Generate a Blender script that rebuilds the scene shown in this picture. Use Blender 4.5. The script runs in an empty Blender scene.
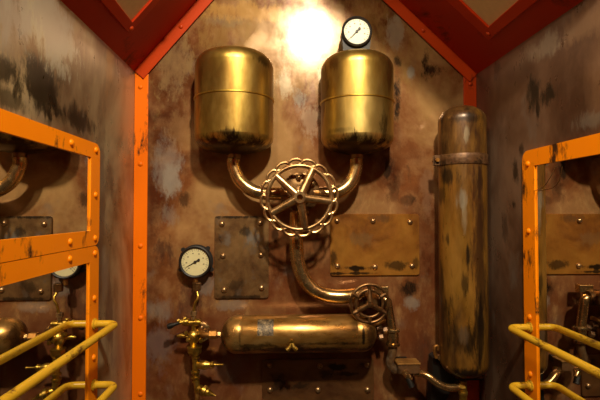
import bpy, bmesh, math, random
from mathutils import Vector, Matrix, Euler
random.seed(7)
C = bpy.context.scene.collection
U = 0.004                      # one unit of the back wall drawing = 4 mm
EYE = 1.36; D = 1.76
F = 440.0
PITCH = math.atan(11/F); YAW = math.atan(20/F)
# ------------------------------------------------------------------ camera
cam = bpy.data.cameras.new('camera'); co = bpy.data.objects.new('camera', cam); C.objects.link(co)
cam.sensor_width = 36; cam.lens = F/600*36; cam.clip_start = 0.02
co.location = (0, -D, EYE); co.rotation_euler = (math.pi/2+PITCH, 0, -YAW)
bpy.context.scene.camera = co
RM = Euler(co.rotation_euler).to_matrix()
def ray(px, py): return RM @ Vector(((px-300)/F, (200-py)/F, -1))
def P(px, py, d=0.0):          # point seen at a pixel, d metres in front of the back wall
    r = ray(px, py); t = (D-d)/r.y
    return Vector((0, -D, EYE)) + r*t
def PX(px, py, X):             # point seen at a pixel on the side wall x = X
    r = ray(px, py); t = X/r.x
    return Vector((0, -D, EYE)) + r*t
def S(n, d):                   # pixels to metres at distance d from the back wall
    return n/F*(D-d)
# ------------------------------------------------------------------ materials
def nodes(name):
    m = bpy.data.materials.new(name); m.use_nodes = True
    nt = m.node_tree; b = nt.nodes['Principled BSDF']
    return m, nt, b
def mk(nt, t, **k):
    n = nt.nodes.new(t)
    for a, v in k.items(): setattr(n, a, v)
    return n
def noise(nt, vec, scale, detail=6, rough=.55, dist=0):
    n = mk(nt, 'ShaderNodeTexNoise'); n.inputs['Scale'].default_value = scale
    n.inputs['Detail'].default_value = detail; n.inputs['Roughness'].default_value = rough
    n.inputs['Distortion'].default_value = dist
    nt.links.new(vec, n.inputs['Vector']); return n.outputs['Fac']
def ramp(nt, fac, stops):
    r = mk(nt, 'ShaderNodeValToRGB'); e = r.color_ramp.elements
    while len(e) < len(stops): e.new(.5)
    for i, (p, c) in enumerate(stops):
        e[i].position = p; e[i].color = (c, c, c, 1) if isinstance(c, (int, float)) else (*c, 1)
    nt.links.new(fac, r.inputs['Fac']); return r.outputs['Color']
def mix(nt, fac, a, b, mode='MIX'):
    n = mk(nt, 'ShaderNodeMix', data_type='RGBA', blend_type=mode)
    for idx, v in ((0, fac), (6, a), (7, b)):
        if hasattr(v, 'links'): nt.links.new(v, n.inputs[idx])
        elif idx == 0: n.inputs[0].default_value = v
        else: n.inputs[idx].default_value = (*v, 1)
    return n.outputs[2]
def mth(nt, op, a, b=None, clamp=False):
    n = mk(nt, 'ShaderNodeMath', operation=op, use_clamp=clamp)
    for i, v in enumerate((a, b)):
        if v is None: continue
        if hasattr(v, 'links'): nt.links.new(v, n.inputs[i])
        else: n.inputs[i].default_value = v
    return n.outputs[0]
def mapping(nt, scale=(1, 1, 1), loc=(0, 0, 0)):
    tc = mk(nt, 'ShaderNodeTexCoord'); mp = mk(nt, 'ShaderNodeMapping')
    mp.inputs['Scale'].default_value = scale; mp.inputs['Location'].default_value = loc
    nt.links.new(tc.outputs['Object'], mp.inputs['Vector']); return mp.outputs['Vector'], tc.outputs['Object']
def bump(nt, b, h, strength, dist=.002):
    n = mk(nt, 'ShaderNodeBump'); n.inputs['Strength'].default_value = strength; n.inputs['Distance'].default_value = dist
    nt.links.new(h, n.inputs['Height']); nt.links.new(n.outputs['Normal'], b.inputs['Normal'])
def patina(name, dark, mid, light, black=(.012, .008, .006), metallic=.7, rough=(.28, .5), scale=4, stretch=(1, 1, .35),
           blacks=.63, seed=0, spots=(), hf=1.0, extra=None, bumps=.25, axis=1):
    m, nt, b = nodes(name)
    v, raw = mapping(nt, stretch, (seed*3.1, seed*1.7, seed*2.3))
    n1 = noise(nt, v, scale, 5, .6, .4)
    base = ramp(nt, n1, [(.38, dark), (.5, mid), (.63, light)])
    n2 = noise(nt, v, scale*5.5, 6, .65)
    base = mix(nt, mth(nt, 'MULTIPLY', ramp(nt, n2, [(.45, 0), (.75, 1)]), .5*hf), base, tuple(min(1, c*1.5+.03) for c in light))
    n4 = noise(nt, v, scale*2.2, 4, .6)
    if extra: base = mix(nt, ramp(nt, n4, [(.58, 0), (.72, .75)]), base, extra)
    v2, _ = mapping(nt, (stretch[0]*1.3, stretch[1]*1.3, stretch[2]*.8), (seed+5.3, seed+1.2, seed+7.7))
    n3 = noise(nt, v2, scale*2.6, 7, .7, .3)
    bm_ = ramp(nt, n3, [(blacks-.06, 0), (blacks+.06, 1)])
    base = mix(nt, mth(nt, 'MULTIPLY', bm_, .85), base, black)
    nf = noise(nt, mapping(nt, (stretch[0], stretch[1], stretch[2]*.6), (seed, 2, 9))[0], 26, 6, .75, .2) if spots else None
    for (cx, cz, rx, rz, col, st) in spots:            # stain and tint patches at set places, some painting light and shade
        sep = mk(nt, 'ShaderNodeSeparateXYZ'); nt.links.new(raw, sep.inputs[0])
        hx = sep.outputs[0 if axis == 1 else 1]
        dx = mth(nt, 'DIVIDE', mth(nt, 'SUBTRACT', hx, cx), rx)
        dz = mth(nt, 'DIVIDE', mth(nt, 'SUBTRACT', sep.outputs[2], cz), rz)
        r2 = mth(nt, 'SQRT', mth(nt, 'ADD', mth(nt, 'MULTIPLY', dx, dx), mth(nt, 'MULTIPLY', dz, dz)))
        e = mth(nt, 'ADD', mth(nt, 'SUBTRACT', 1.0, r2), mth(nt, 'ADD', mth(nt, 'MULTIPLY', mth(nt, 'SUBTRACT', n3, .5), 2.4), mth(nt, 'MULTIPLY', mth(nt, 'SUBTRACT', nf, .5), 2.6)))
        k = mth(nt, 'MULTIPLY', mth(nt, 'MULTIPLY', e, 2.0, True), st)
        base = mix(nt, k, base, col)
    nt.links.new(base, b.inputs['Base Color'])
    b.inputs['Metallic'].default_value = metallic
    rr = ramp(nt, n2, [(.3, rough[0]), (.7, rough[1])]); nt.links.new(rr, b.inputs['Roughness'])
    bump(nt, b, n2, bumps)
    return m
def paint(name, col, worn=(.05, .018, .006), amount=.66, rough=.42, scale=9, seed=0, stretch=(1, 1, .5)):
    m, nt, b = nodes(name)
    v, raw = mapping(nt, stretch, (seed, seed*2, seed*3))
    n1 = noise(nt, v, scale, 7, .68, .3); n2 = noise(nt, v, scale*.5, 3)
    c = mix(nt, n2, tuple(x*.85 for x in col), tuple(min(1, x*1.12) for x in col))
    c = mix(nt, ramp(nt, n1, [(amount-.03, 0), (amount+.05, 1)]), c, worn)
    nt.links.new(c, b.inputs['Base Color']); b.inputs['Roughness'].default_value = rough; b.inputs['Specular IOR Level'].default_value = .2
    bump(nt, b, n1, .15, .001)
    return m
def plain(name, col, metallic=0, rough=.4, emit=0, ecol=None):
    m, nt, b = nodes(name)
    v, raw = mapping(nt); n = noise(nt, v, 60, 3)
    c = mix(nt, n, tuple(x*.88 for x in col), tuple(min(1, x*1.1) for x in col))
    nt.links.new(c, b.inputs['Base Color'])
    b.inputs['Metallic'].default_value = metallic; b.inputs['Roughness'].default_value = rough
    if emit:
        b.inputs['Emission Color'].default_value = (*(ecol or col), 1); b.inputs['Emission Strength'].default_value = emit
    return m
BLK = (.010, .007, .005); GRY = (.30, .27, .22); OCH = (.50, .27, .07)
def wp(px, py, rx, ry, col, st):   # one stain or wide tint on the back wall, centre and radii
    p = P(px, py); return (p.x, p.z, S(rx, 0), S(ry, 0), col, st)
wall_spots = [
 wp(165, 250, 12, 20, (.05, .022, .015), .7), wp(275, 235, 5, 10, BLK, .7), wp(310, 258, 8, 10, BLK, .6), wp(425, 350, 14, 20, (.05, .022, .015), .6), wp(228, 20, 22, 8, (.22, .18, .13), .5), wp(255, 60, 6, 14, (.40, .36, .26), .5), wp(175, 25, 12, 8, (.12, .07, .03), .5),
 wp(300, 50, 140, 75, (.34, .21, .06), .45), wp(290, 350, 190, 90, (.13, .036, .014), .6), wp(445, 280, 25, 110, (.16, .05, .018), .5),  # wide tints: ochre towards the top, darker red-brown low and at the right
 wp(168, 165, 14, 30, (.33, .30, .26), .35), wp(190, 300, 14, 26, (.07, .035, .025), .5), wp(160, 345, 14, 30, (.20, .17, .16), .35), wp(285, 82, 8, 20, (.5, .42, .28), .5), wp(325, 75, 10, 10, (.5, .42, .28), .5),
 wp(425, 66, 5, 17, BLK, .9), wp(432, 70, 14, 7, BLK, .85), wp(412, 72, 5, 8, GRY, .8), wp(397, 62, 5, 7, BLK, .8),
 wp(409, 288, 10, 9, BLK, .9), wp(412, 303, 8, 7, GRY, .5), wp(397, 100, 5, 30, BLK, .9), wp(388, 170, 6, 14, BLK, .8), wp(410, 200, 10, 5, BLK, .7),
 wp(173, 180, 9, 18, GRY, .55), wp(184, 200, 6, 9, BLK, .6), wp(170, 218, 10, 14, GRY, .35), wp(205, 285, 10, 10, GRY, .4),
 wp(243, 12, 45, 10, OCH, .6), wp(175, 60, 20, 40, (.30, .19, .09), .5),
 wp(393, 188, 8, 14, BLK, .55), wp(310, 120, 16, 22, (.42, .30, .20), .5), wp(300, 100, 9, 12, GRY, .6),
 wp(318, 245, 7, 12, BLK, .6), wp(232, 305, 18, 6, GRY, .35), wp(160, 310, 16, 14, GRY, .3), wp(365, 240, 60, 60, (.20, .08, .03), .5),
 wp(395, 35, 12, 20, GRY, .5), wp(428, 190, 9, 30, (.25, .13, .07), .5), wp(180, 130, 14, 22, (.28, .15, .06), .5)]
XL = P(134, 200).x; XR = P(477, 200).x
def sp(px, py, rx, rz, col, st, X):
    p = PX(px, py, X); return (p.y, p.z, rx, rz, col, st)
left_spots = [sp(40, 82, .13, .09, BLK, .95, XL), sp(75, 120, .16, .03, BLK, .8, XL), sp(10, 100, .10, .03, BLK, .7, XL), sp(50, 30, .18, .10, (.44, .42, .29), .9, XL), sp(100, 200, .05, .3, (.10, .06, .04), .6, XL), sp(110, 320, .04, .15, (.09, .05, .035), .7, XL), sp(42, 95, .12, .05, BLK, .9, XL), sp(5, 70, .04, .03, BLK, .9, XL), sp(75, 115, .10, .035, BLK, .7, XL),  # pale greenish patch high up is a highlight painted into the wall colour
              sp(55, 25, .16, .12, GRY, .8, XL), sp(12, 15, .10, .09, GRY, .8, XL), sp(110, 60, .05, .12, OCH, .35, XL),
              sp(105, 270, .03, .09, GRY, .4, XL), sp(112, 190, .02, .06, BLK, .4, XL)]
right_spots = [sp(533, 88, .05, .08, BLK, .95, XR), sp(548, 95, .05, .04, BLK, .9, XR), sp(538, 110, .015, .06, BLK, .9, XR), sp(590, 20, .2, .05, (.26, .15, .08), .6, XR), sp(545, 48, .10, .05, GRY, .6, XR), sp(516, 172, .02, .05, BLK, .8, XR), sp(521, 150, .02, .03, BLK, .7, XR),
               sp(497, 70, .03, .05, BLK, .5, XR), sp(505, 230, .03, .06, BLK, .5, XR), sp(514, 205, .015, .02, BLK, .8, XR), sp(590, 120, .08, .03, GRY, .35, XR)]
M = {}
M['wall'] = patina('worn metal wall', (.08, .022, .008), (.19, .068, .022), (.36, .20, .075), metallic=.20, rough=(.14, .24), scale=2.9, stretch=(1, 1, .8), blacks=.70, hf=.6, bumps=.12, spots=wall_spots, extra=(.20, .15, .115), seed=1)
M['wall_l'] = patina('worn metal left wall', (.09, .042, .02), (.19, .12, .06), (.38, .30, .17), metallic=.4, rough=(.25, .38), scale=2.8, stretch=(1, 1, .7), blacks=.74, hf=.35, bumps=.1, spots=left_spots, extra=(.20, .16, .13), seed=3, axis=0)
M['wall_r'] = patina('worn metal right wall', (.08, .036, .02), (.14, .07, .038), (.24, .14, .085), metallic=.4, rough=(.25, .38), scale=2.8, stretch=(1, 1, .7), blacks=.74, hf=.35, bumps=.1, spots=right_spots, extra=(.20, .16, .13), seed=4, axis=0)
M['plate'] = patina('worn steel plate', (.09, .045, .02), (.16, .085, .035), (.26, .15, .06), metallic=.55, rough=(.3, .45), scale=14, stretch=(1, 1, 1), blacks=.60, extra=(.19, .15, .11), seed=5)
M['plate_warm'] = patina('ochre worn plate', (.20, .09, .022), (.30, .14, .03), (.38, .20, .05), metallic=.5, rough=(.3, .45), scale=12, stretch=(1, 1, 1), blacks=.66, seed=8)
M['plate_dark'] = patina('dark worn plate', (.08, .035, .015), (.13, .06, .022), (.18, .09, .035), metallic=.5, rough=(.35, .5), scale=12, stretch=(.5, 1, 1), blacks=.57, seed=9)
M['tank'] = patina('brushed old brass', (.36, .20, .035), (.52, .33, .055), (.60, .42, .11), metallic=.95, rough=(.31, .40), scale=6, stretch=(1, 1, .5), blacks=.65, hf=.3, seed=2, bumps=.08)
M['cyl'] = patina('scuffed bronze', (.24, .12, .03), (.38, .20, .05), (.46, .30, .12), metallic=.8, rough=(.28, .42), scale=8, stretch=(.5, 1, 1), blacks=.66, hf=.6, seed=12, bumps=.15, extra=(.30, .22, .13))
M['tall'] = patina('scuffed ochre steel', (.12, .05, .016), (.32, .145, .022), (.38, .19, .04), metallic=.4, rough=(.3, .42), scale=8, stretch=(1, 1, .3), blacks=.58, hf=.8, seed=15, bumps=.15, extra=(.36, .30, .20))
M['pipe'] = patina('bronze pipe', (.34, .19, .07), (.52, .33, .13), (.62, .44, .20), metallic=.95, rough=(.18, .30), scale=12, stretch=(1, 1, 1), blacks=.72, hf=.4, seed=6, bumps=.1)
M['wheel'] = patina('worn cast bronze', (.24, .12, .05), (.40, .23, .09), (.52, .34, .16), metallic=.9, rough=(.25, .38), scale=16, stretch=(1, 1, 1), blacks=.70, hf=.6, seed=7, bumps=.1)
M['dbronze'] = patina('dark bronze', (.10, .045, .016), (.20, .10, .035), (.32, .18, .07), metallic=.85, rough=(.28, .42), scale=18, stretch=(1, 1, 1), blacks=.66, hf=.5, seed=17, bumps=.1)
M['brass'] = patina('yellow brass', (.30, .17, .025), (.50, .31, .045), (.62, .42, .09), metallic=.95, rough=(.28, .42), scale=30, stretch=(1, 1, 1), blacks=.68, hf=.3, seed=11, bumps=.1)
M['copper'] = patina('copper nut', (.20, .08, .018), (.34, .15, .03), (.42, .21, .05), metallic=.85, rough=(.45, .58), scale=30, stretch=(1, 1, 1), blacks=.72, hf=.3, seed=13, bumps=.1)
M['rivet'] = patina('rivet steel', (.25, .14, .06), (.38, .23, .10), (.46, .30, .15), metallic=.85, rough=(.25, .35), scale=40, stretch=(1, 1, 1), blacks=.75, hf=.3, seed=14, bumps=.05)
M['black'] = plain('blackened iron', (.006, .004, .0025), .1, .5)
M['bezel'] = plain('black bezel', (.008, .004, .002), 0, .55)
M['dial'] = plain('white dial', (.72, .70, .55), 0, .5)
M['dial_old'] = plain('yellowed dial', (.62, .55, .30), 0, .5)
M['ink'] = plain('dial ink', (.02, .015, .012), 0, .5)
M['faded'] = plain('faded dial ink', (.22, .18, .12), 0, .5)
M['orange'] = paint('orange paint', (1.0, .255, .001), seed=1, amount=.585, rough=.42)
M['orange_v'] = paint('orange paint on angle iron', (.86, .165, .001), seed=3, amount=.61, rough=.42)
M['red'] = paint('red paint on angle iron', (.48, .045, .004), seed=5, amount=.66, rough=.38)
M['slope'] = paint('oxide red ceiling paint', (.42, .024, .001), worn=(.10, .012, .004), seed=6, amount=.60, rough=.42, scale=4, stretch=(1, 1, 1))
M['lens'] = plain('beige ceiling panel', (.75, .58, .34), 0, .6)
M['yellow'] = paint('yellow rail paint', (.62, .36, .02), worn=(.10, .045, .01), seed=8, amount=.585, rough=.26, scale=22, stretch=(1, .4, 1))
M['mirror'] = plain('mirror glass', (.80, .79, .76), 1, .015)
M['steel'] = plain('brushed door steel', (.28, .19, .10), .6, .45)
M['floor'] = patina('dark floor plate', (.03, .018, .012), (.045, .028, .018), (.07, .045, .03), metallic=.4, rough=(.4, .6), scale=6, stretch=(1, 1, 1), seed=19)
M['lamp'] = plain('lit lamp diffuser', (1, .85, .6), 0, .5, emit=12, ecol=(1, .78, .48))
M['green'] = plain('green screw', (.03, .14, .06), .4, .4)
# ------------------------------------------------------------------ mesh helpers
def obj(name, bm, mat, parent=None, smooth=True, loc=None):
    me = bpy.data.meshes.new(name)
    off = Vector((0, 0, 0))
    if parent is not None: off = parent['_w']
    off = Vector(off)
    if loc is not None: off = Vector(loc)
    bmesh.ops.translate(bm, verts=bm.verts, vec=-off)
    bmesh.ops.recalc_face_normals(bm, faces=bm.faces)
    bm.to_mesh(me); bm.free()
    if smooth:
        for p in me.polygons: p.use_smooth = True
    me.materials.append(mat)
    o = bpy.data.objects.new(name, me); C.objects.link(o)
    if smooth:
        es = {}
        bm2 = bmesh.new(); bm2.from_mesh(me)
        for e in bm2.edges:
            if len(e.link_faces) == 2 and e.calc_face_angle(0) > math.radians(38): e.smooth = False
        bm2.to_mesh(me); bm2.free()
    if parent is not None: o.parent = parent; o.location = (0, 0, 0) if loc is None else Vector(loc)-Vector(parent['_w'])
    else: o.location = off
    if loc is not None: o['_w'] = tuple(loc)
    return o
def thing(name, label, cat, loc, group=None):
    o = bpy.data.objects.new(name, None); C.objects.link(o); o.empty_display_size = .05
    o.location = loc; o['_w'] = tuple(loc); o['label'] = label; o['category'] = cat
    if group: o['group'] = group
    return o
def tag(o, label, cat, group=None):
    o['label'] = label; o['category'] = cat
    if group: o['group'] = group
    return o
def struct(o): o['kind'] = 'structure'; return o
def sub(name, bm, mat, part, smooth=True):   # a sub-part under a part mesh
    off = Vector(part.parent['_w']) + part.location if part.parent else part.location
    me_o = obj(name, bm, mat, None, smooth)
    me_o.data.transform(Matrix.Translation(-off)); me_o.parent = part
    return me_o
def box(bm, lo, hi, bev=0.0, mat=None):
    lo = Vector(lo); hi = Vector(hi)
    r = bmesh.ops.create_cube(bm, size=1)
    vs = r['verts']; c = (lo+hi)/2; s = hi-lo
    for v in vs: v.co = Vector((v.co.x*abs(s.x), v.co.y*abs(s.y), v.co.z*abs(s.z))) + c
    if bev:
        es = list({e for v in vs for e in v.link_edges})
        g = bmesh.ops.bevel(bm, geom=es, offset=bev, segments=2, affect='EDGES', profile=.5)
        vs = list({v for f in g['faces'] for v in f.verts} | {v for v in vs if v.is_valid})
    if mat is not None: bmesh.ops.transform(bm, matrix=mat, verts=vs)
    return bm
def newbox(lo, hi, bev=0.0, mat=None): return box(bmesh.new(), lo, hi, bev, mat)
def frame_for(d):
    d = Vector(d).normalized(); a = Vector((0, 0, 1)) if abs(d.z) < .9 else Vector((1, 0, 0))
    x = d.cross(a).normalized(); y = d.cross(x).normalized(); return x, y, d
def lathe(bm, prof, org, axis=(0, 0, 1), seg=40, flat=1.0, twist=0):
    x, y, d = frame_for(axis); org = Vector(org); rings = []
    for (r, t) in prof:
        if r < 1e-6: rings.append([bm.verts.new(org + d*t)])
        else: rings.append([bm.verts.new(org + d*t + (x*math.cos(a+twist)+y*math.sin(a+twist)*flat)*r) for a in [2*math.pi*i/seg for i in range(seg)]])
    for A, B in zip(rings, rings[1:]):
        if len(A) == 1 and len(B) == 1: continue
        for i in range(seg):
            j = (i+1) % seg
            if len(A) == 1: bm.faces.new((A[0], B[i], B[j]))
            elif len(B) == 1: bm.faces.new((A[i], A[j], B[0]))
            else: bm.faces.new((A[i], A[j], B[j], B[i]))
    if len(rings[0]) > 1: bm.faces.new(rings[0][::-1])
    if len(rings[-1]) > 1: bm.faces.new(rings[-1])
    return bm
def nl(*a, **k): return lathe(bmesh.new(), *a, **k)
def fillet(pts, rad, n=8):
    pts = [Vector(p) for p in pts]; out = [pts[0]]
    for i in range(1, len(pts)-1):
        a, b, c = pts[i-1], pts[i], pts[i+1]
        r = rad[i-1] if isinstance(rad, (list, tuple)) else rad
        r = min(r, (a-b).length*.49 if i > 1 else (a-b).length*.98, (c-b).length*.49 if i < len(pts)-2 else (c-b).length*.98)
        p0 = b+(a-b).normalized()*r; p1 = b+(c-b).normalized()*r
        # a little rounder than a quadratic curve
        for k in range(n+1):
            t = k/n; w = math.sqrt(.5); q = (1-t)**2 + 2*w*t*(1-t) + t*t
            out.append((p0*(1-t)**2 + b*2*w*t*(1-t) + p1*t*t)/q)
    out.append(pts[-1]); return out
def smooth_path(pts, n=6):
    pts = [Vector(p) for p in pts]; q = [pts[0]*2-pts[1]]+pts+[pts[-1]*2-pts[-2]]; out = []
    for i in range(1, len(q)-2):
        a, b, c, d = q[i-1:i+3]
        for k in range(n):
            t = k/n
            out.append(.5*((2*b)+(c-a)*t+(2*a-5*b+4*c-d)*t*t+(3*b-a-3*c+d)*t**3))
    return out+[pts[-1]]
def tube(bm, pts, r, seg=14, closed=False, cap=True, ecc=None):
    pts = [Vector(p) for p in pts]; n = len(pts)
    rr = r if isinstance(r, (list, tuple)) else [r]*n
    T = []
    for i in range(n):
        if closed: t = pts[(i+1) % n]-pts[i-1]
        else: t = pts[min(i+1, n-1)]-pts[max(i-1, 0)]
        T.append(t.normalized())
    x, y, _ = frame_for(T[0]); rings = []
    for i in range(n):
        if i:
            q = T[i-1].rotation_difference(T[i]); x = q @ x
            x = (x - T[i]*x.dot(T[i])).normalized()
        y = T[i].cross(x)
        rings.append([bm.verts.new(pts[i]+(x*math.cos(a)+y*math.sin(a))*rr[i]) for a in [2*math.pi*k/seg for k in range(seg)]])
    for i in range(n if closed else n-1):
        A = rings[i]; B = rings[(i+1) % n]
        sh = 0
        if closed and i == n-1:
            sh = min(range(seg), key=lambda s: (A[0].co-B[s].co).length)
        for k in range(seg):
            bm.faces.new((A[k], A[(k+1) % seg], B[(k+1+sh) % seg], B[(k+sh) % seg]))
    if not closed and cap: bm.faces.new(rings[0][::-1]); bm.faces.new(rings[-1])
    return bm
def nt_(*a, **k): return tube(bmesh.new(), *a, **k)
def dome(r, h, n=5): return [(r, 0)] + [(r*math.cos(math.pi/2*k/n), h*math.sin(math.pi/2*k/n)) for k in range(1, n)] + [(0, h)]
def rivet(parent, p, nrm, r=.0105, h=.007, mat=None, name='rivet'):
    bm = nl([(r*1.02, -.002)]+dome(r, h), p, nrm, 14)
    return obj(name, bm, mat or M['rivet'], parent)
def hexnut(bm, org, axis, r, h, twist=0.0):
    return lathe(bm, [(r*.9, -h/2), (r, -h/2+h*.08), (r, h/2-h*.08), (r*.9, h/2)], org, axis, 6, twist=twist)
def rrect(w, h, r, n=5):
    pts = []
    for (cx, cy, a0) in ((w/2-r, h/2-r, 0), (-w/2+r, h/2-r, 90), (-w/2+r, -h/2+r, 180), (w/2-r, -h/2+r, 270)):
        for k in range(n+1):
            a = math.radians(a0+90*k/n); pts.append((cx+r*math.cos(a), cy+r*math.sin(a)))
    return pts
def extrude_poly(bm, pts3, vec, bev=0.0):
    vs = [bm.verts.new(p) for p in pts3]; f = bm.faces.new(vs)
    r = bmesh.ops.extrude_face_region(bm, geom=[f]); ev = [g for g in r['geom'] if isinstance(g, bmesh.types.BMVert)]
    bmesh.ops.translate(bm, verts=ev, vec=vec)
    if bev:
        es = [e for e in bm.edges if all(v in ev for v in e.verts)]
        bmesh.ops.bevel(bm, geom=es, offset=bev, segments=2, affect='EDGES')
    return bm
# ------------------------------------------------------------------ the room
FRONT = -2.35; CEIL = EYE + 1.14; CAN = -.76; TOP = EYE + 1.56
cl = P(134, 72); cr = P(477, 75)
kl = (72-0)/(195-134); kr = (76-0)/(477-395)
TL = Vector((XL + (CEIL-cl.z)/kl, 0, CEIL)); TR = Vector((XR - (CEIL-cr.z)/kr, 0, CEIL))
T = .03
bm = bmesh.new()
extrude_poly(bm, [(XL-T, 0, 0), (XR+T, 0, 0), (XR+T, 0, cr.z), (TR.x, 0, CEIL), (TL.x, 0, CEIL), (XL-T, 0, cl.z)], (0, T, 0))
struct(obj('wall_back', bm, M['wall'], smooth=False))
struct(obj('wall_left', extrude_poly(bmesh.new(), [(XL-T, 0, 0), (XL-T, 0, cl.z), (XL-T, CAN, cl.z), (XL-T, CAN, TOP), (XL-T, FRONT, TOP), (XL-T, FRONT, 0)], (T, 0, 0)), M['wall_l'], smooth=False))
struct(obj('wall_right', extrude_poly(bmesh.new(), [(XR, 0, 0), (XR, 0, cr.z), (XR, CAN, cr.z), (XR, CAN, TOP), (XR, FRONT, TOP), (XR, FRONT, 0)], (T, 0, 0)), M['wall_r'], smooth=False))
struct(obj('wall_front', newbox((XL-T, FRONT-T, 0), (XR+T, FRONT, TOP+T)), M['steel'], smooth=False))
struct(obj('floor', newbox((XL-T, FRONT-T, -T), (XR+T, T, 0)), M['floor'], smooth=False))
struct(obj('ceiling', newbox((XL-T, FRONT, TOP), (XR+T, CAN+T, TOP+T)), M['slope'], smooth=False))
struct(obj('ceiling.003', newbox((TL.x-.02, CAN, CEIL), (TR.x+.02, T, CEIL+T)), M['slope'], smooth=False))
struct(obj('wall_upper', extrude_poly(bmesh.new(), [(XL, CAN, cl.z), (TL.x, CAN, CEIL), (TR.x, CAN, CEIL), (XR, CAN, cr.z), (XR, CAN, TOP), (XL, CAN, TOP)], (0, T, 0)), M['slope'], smooth=False))
def slope(o3, t3, inward, name, side):
    e1 = (t3-o3).normalized(); e2 = Vector((0, -1, 0)); n = Vector(inward).normalized()
    L = (t3-o3).length
    mat = Matrix(((e1.x, e2.x, n.x, o3.x), (e1.y, e2.y, n.y, 0), (e1.z, e2.z, n.z, o3.z), (0, 0, 0, 1)))
    struct(obj(name, newbox((-.01, -.03, -T), (L+.01, -CAN, 0), mat=mat), M['slope'], smooth=False))
    return mat, L
oL = Vector((XL, 0, cl.z)); nL = Vector(((CEIL-oL.z), 0, -(TL.x-oL.x)))
oR = Vector((XR, 0, cr.z)); nR = Vector((-(CEIL-oR.z), 0, (TR.x-oR.x)))
mL, LL = slope(oL, TL, nL, 'ceiling.001', 'left')
mR, LR = slope(oR, TR, nR, 'ceiling.002', 'right')
def on_slope(px, py, mat):
    inv = mat.inverted(); o = inv @ Vector((0, -D, EYE)); r = inv.to_3x3() @ ray(px, py)
    return o + r*(-o.z/r.z)
def inset(mat, L, apex, outer, side, rivs):
    a = on_slope(*apex, mat); b = on_slope(*outer, mat)
    w1 = max(.03, a.x-b.x); w2 = max(.03, a.y-b.y)
    print('inset', side, a, b, L)
    x1 = L-.06; y1 = .66; h = .012
    t = thing('ceiling_panel', f'beige translucent panel in a dark red frame, set in the {side} sloping ceiling', 'ceiling panel', mat @ Vector((a.x, a.y, 0)), 'panels in the sloping ceiling')
    obj('panel', newbox((a.x-.005, a.y-.005, .0005), (x1+.005, y1+.005, .004), mat=mat), M['lens'], t, False)
    bm = bmesh.new()
    box(bm, (a.x-w1, a.y-w2, 0), (a.x, y1+w2, h), .002, mat); box(bm, (x1, a.y-w2, 0), (x1+.028, y1+w2, h), .002, mat)
    box(bm, (a.x-.002, a.y-w2, 0), (x1+.002, a.y, h), .002, mat); box(bm, (a.x-.002, y1, 0), (x1+.002, y1+w2, h), .002, mat)
    obj('frame', bm, M['slope_f'], t, False)
    n = mat.to_3x3() @ Vector((0, 0, 1))
    for (u, v) in [(a.x-w1/2, a.y-w2/2), (a.x-w1/2, a.y+.30), (a.x+.2, a.y-w2/2)]:
        rivet(t, mat @ Vector((u, v, h)), n, .009, .006, M['red'])
M['slope_f'] = paint('red panel frame paint', (.50, .032, .001), worn=(.10, .012, .004), seed=9, amount=.62, rough=.4, scale=8)
inset(mL, LL, (130, 20), (127, 32), 'left', None)
inset(mR, LR, (490, 25), (491, 38), 'right', None)
# corner angle irons on the back wall
def strip(name, pts_px, mat, th=.006, d0=0):
    bm = extrude_poly(bmesh.new(), [P(x, y, d0) for x, y in pts_px][::1], (0, -th, 0), .0012)
    return struct(obj(name, bm, mat, smooth=False))
a = P(134, 400); 
w1 = S(13.3, 0)
t1 = struct(obj('trim_1', newbox((XL+.0005, -.007, 0), (XL+w1, 0, cl.z+.004), .0012), M['orange_v'], smooth=False))
t2 = struct(obj('trim_2', newbox((XR-w1, -.007, 0), (XR-.0005, 0, cr.z+.004), .0012), M['red_v'] if 'red_v' in M else M['red'], smooth=False))
def diag(name, o3, t3, w, mat):
    e = (t3-o3).normalized(); s = 1 if e.x > 0 else -1
    nn = Vector((e.z*s, 0, -e.x*s))   # down, into the wall field
    q = [o3, t3, t3+nn*w, o3+nn*w + e*(.0)]
    bm = extrude_poly(bmesh.new(), [Vector((p.x, -.0072, p.z)) for p in q], (0, -.006, 0), .001)
    o = struct(obj(name, bm, mat, smooth=False))
    return o, e, nn
t3_, eL, nnL = diag('trim_3', Vector((XL+.0005, 0, cl.z)), TL, S(11.5, 0), M['red'])
t4_, eR, nnR = diag('trim_4', Vector((XR-.0005, 0, cr.z)), TR, S(11, 0), M['red'])
# upstanding leg of the right angle iron, seen catching the light
def srivet(par, p, nrm, mat, r=.0095):
    bm = nl([(r, -.003)]+dome(r, .006), p, nrm, 14)
    o = obj('rivet', bm, mat); o.parent = par; o['kind'] = 'structure'; return o
for y in (87, 164, 246, 318, 394): srivet(t1, P(140.5, y, .007), (0, -1, 0), M['orange_v'])
for y in (84, 386): srivet(t2, P(470.5, y, .007), (0, -1, 0), M['red'])
for k in (.33, .72): srivet(t3_, Vector((XL, -.0135, cl.z)) + eL*(TL-oL).length*k + nnL*S(5.5, 0), (0, -1, 0), M['red'])
for k in (.33, .72): srivet(t4_, Vector((XR, -.0135, cr.z)) + eR*(TR-oR).length*k + nnR*S(5.5, 0), (0, -1, 0), M['red'])
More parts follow.
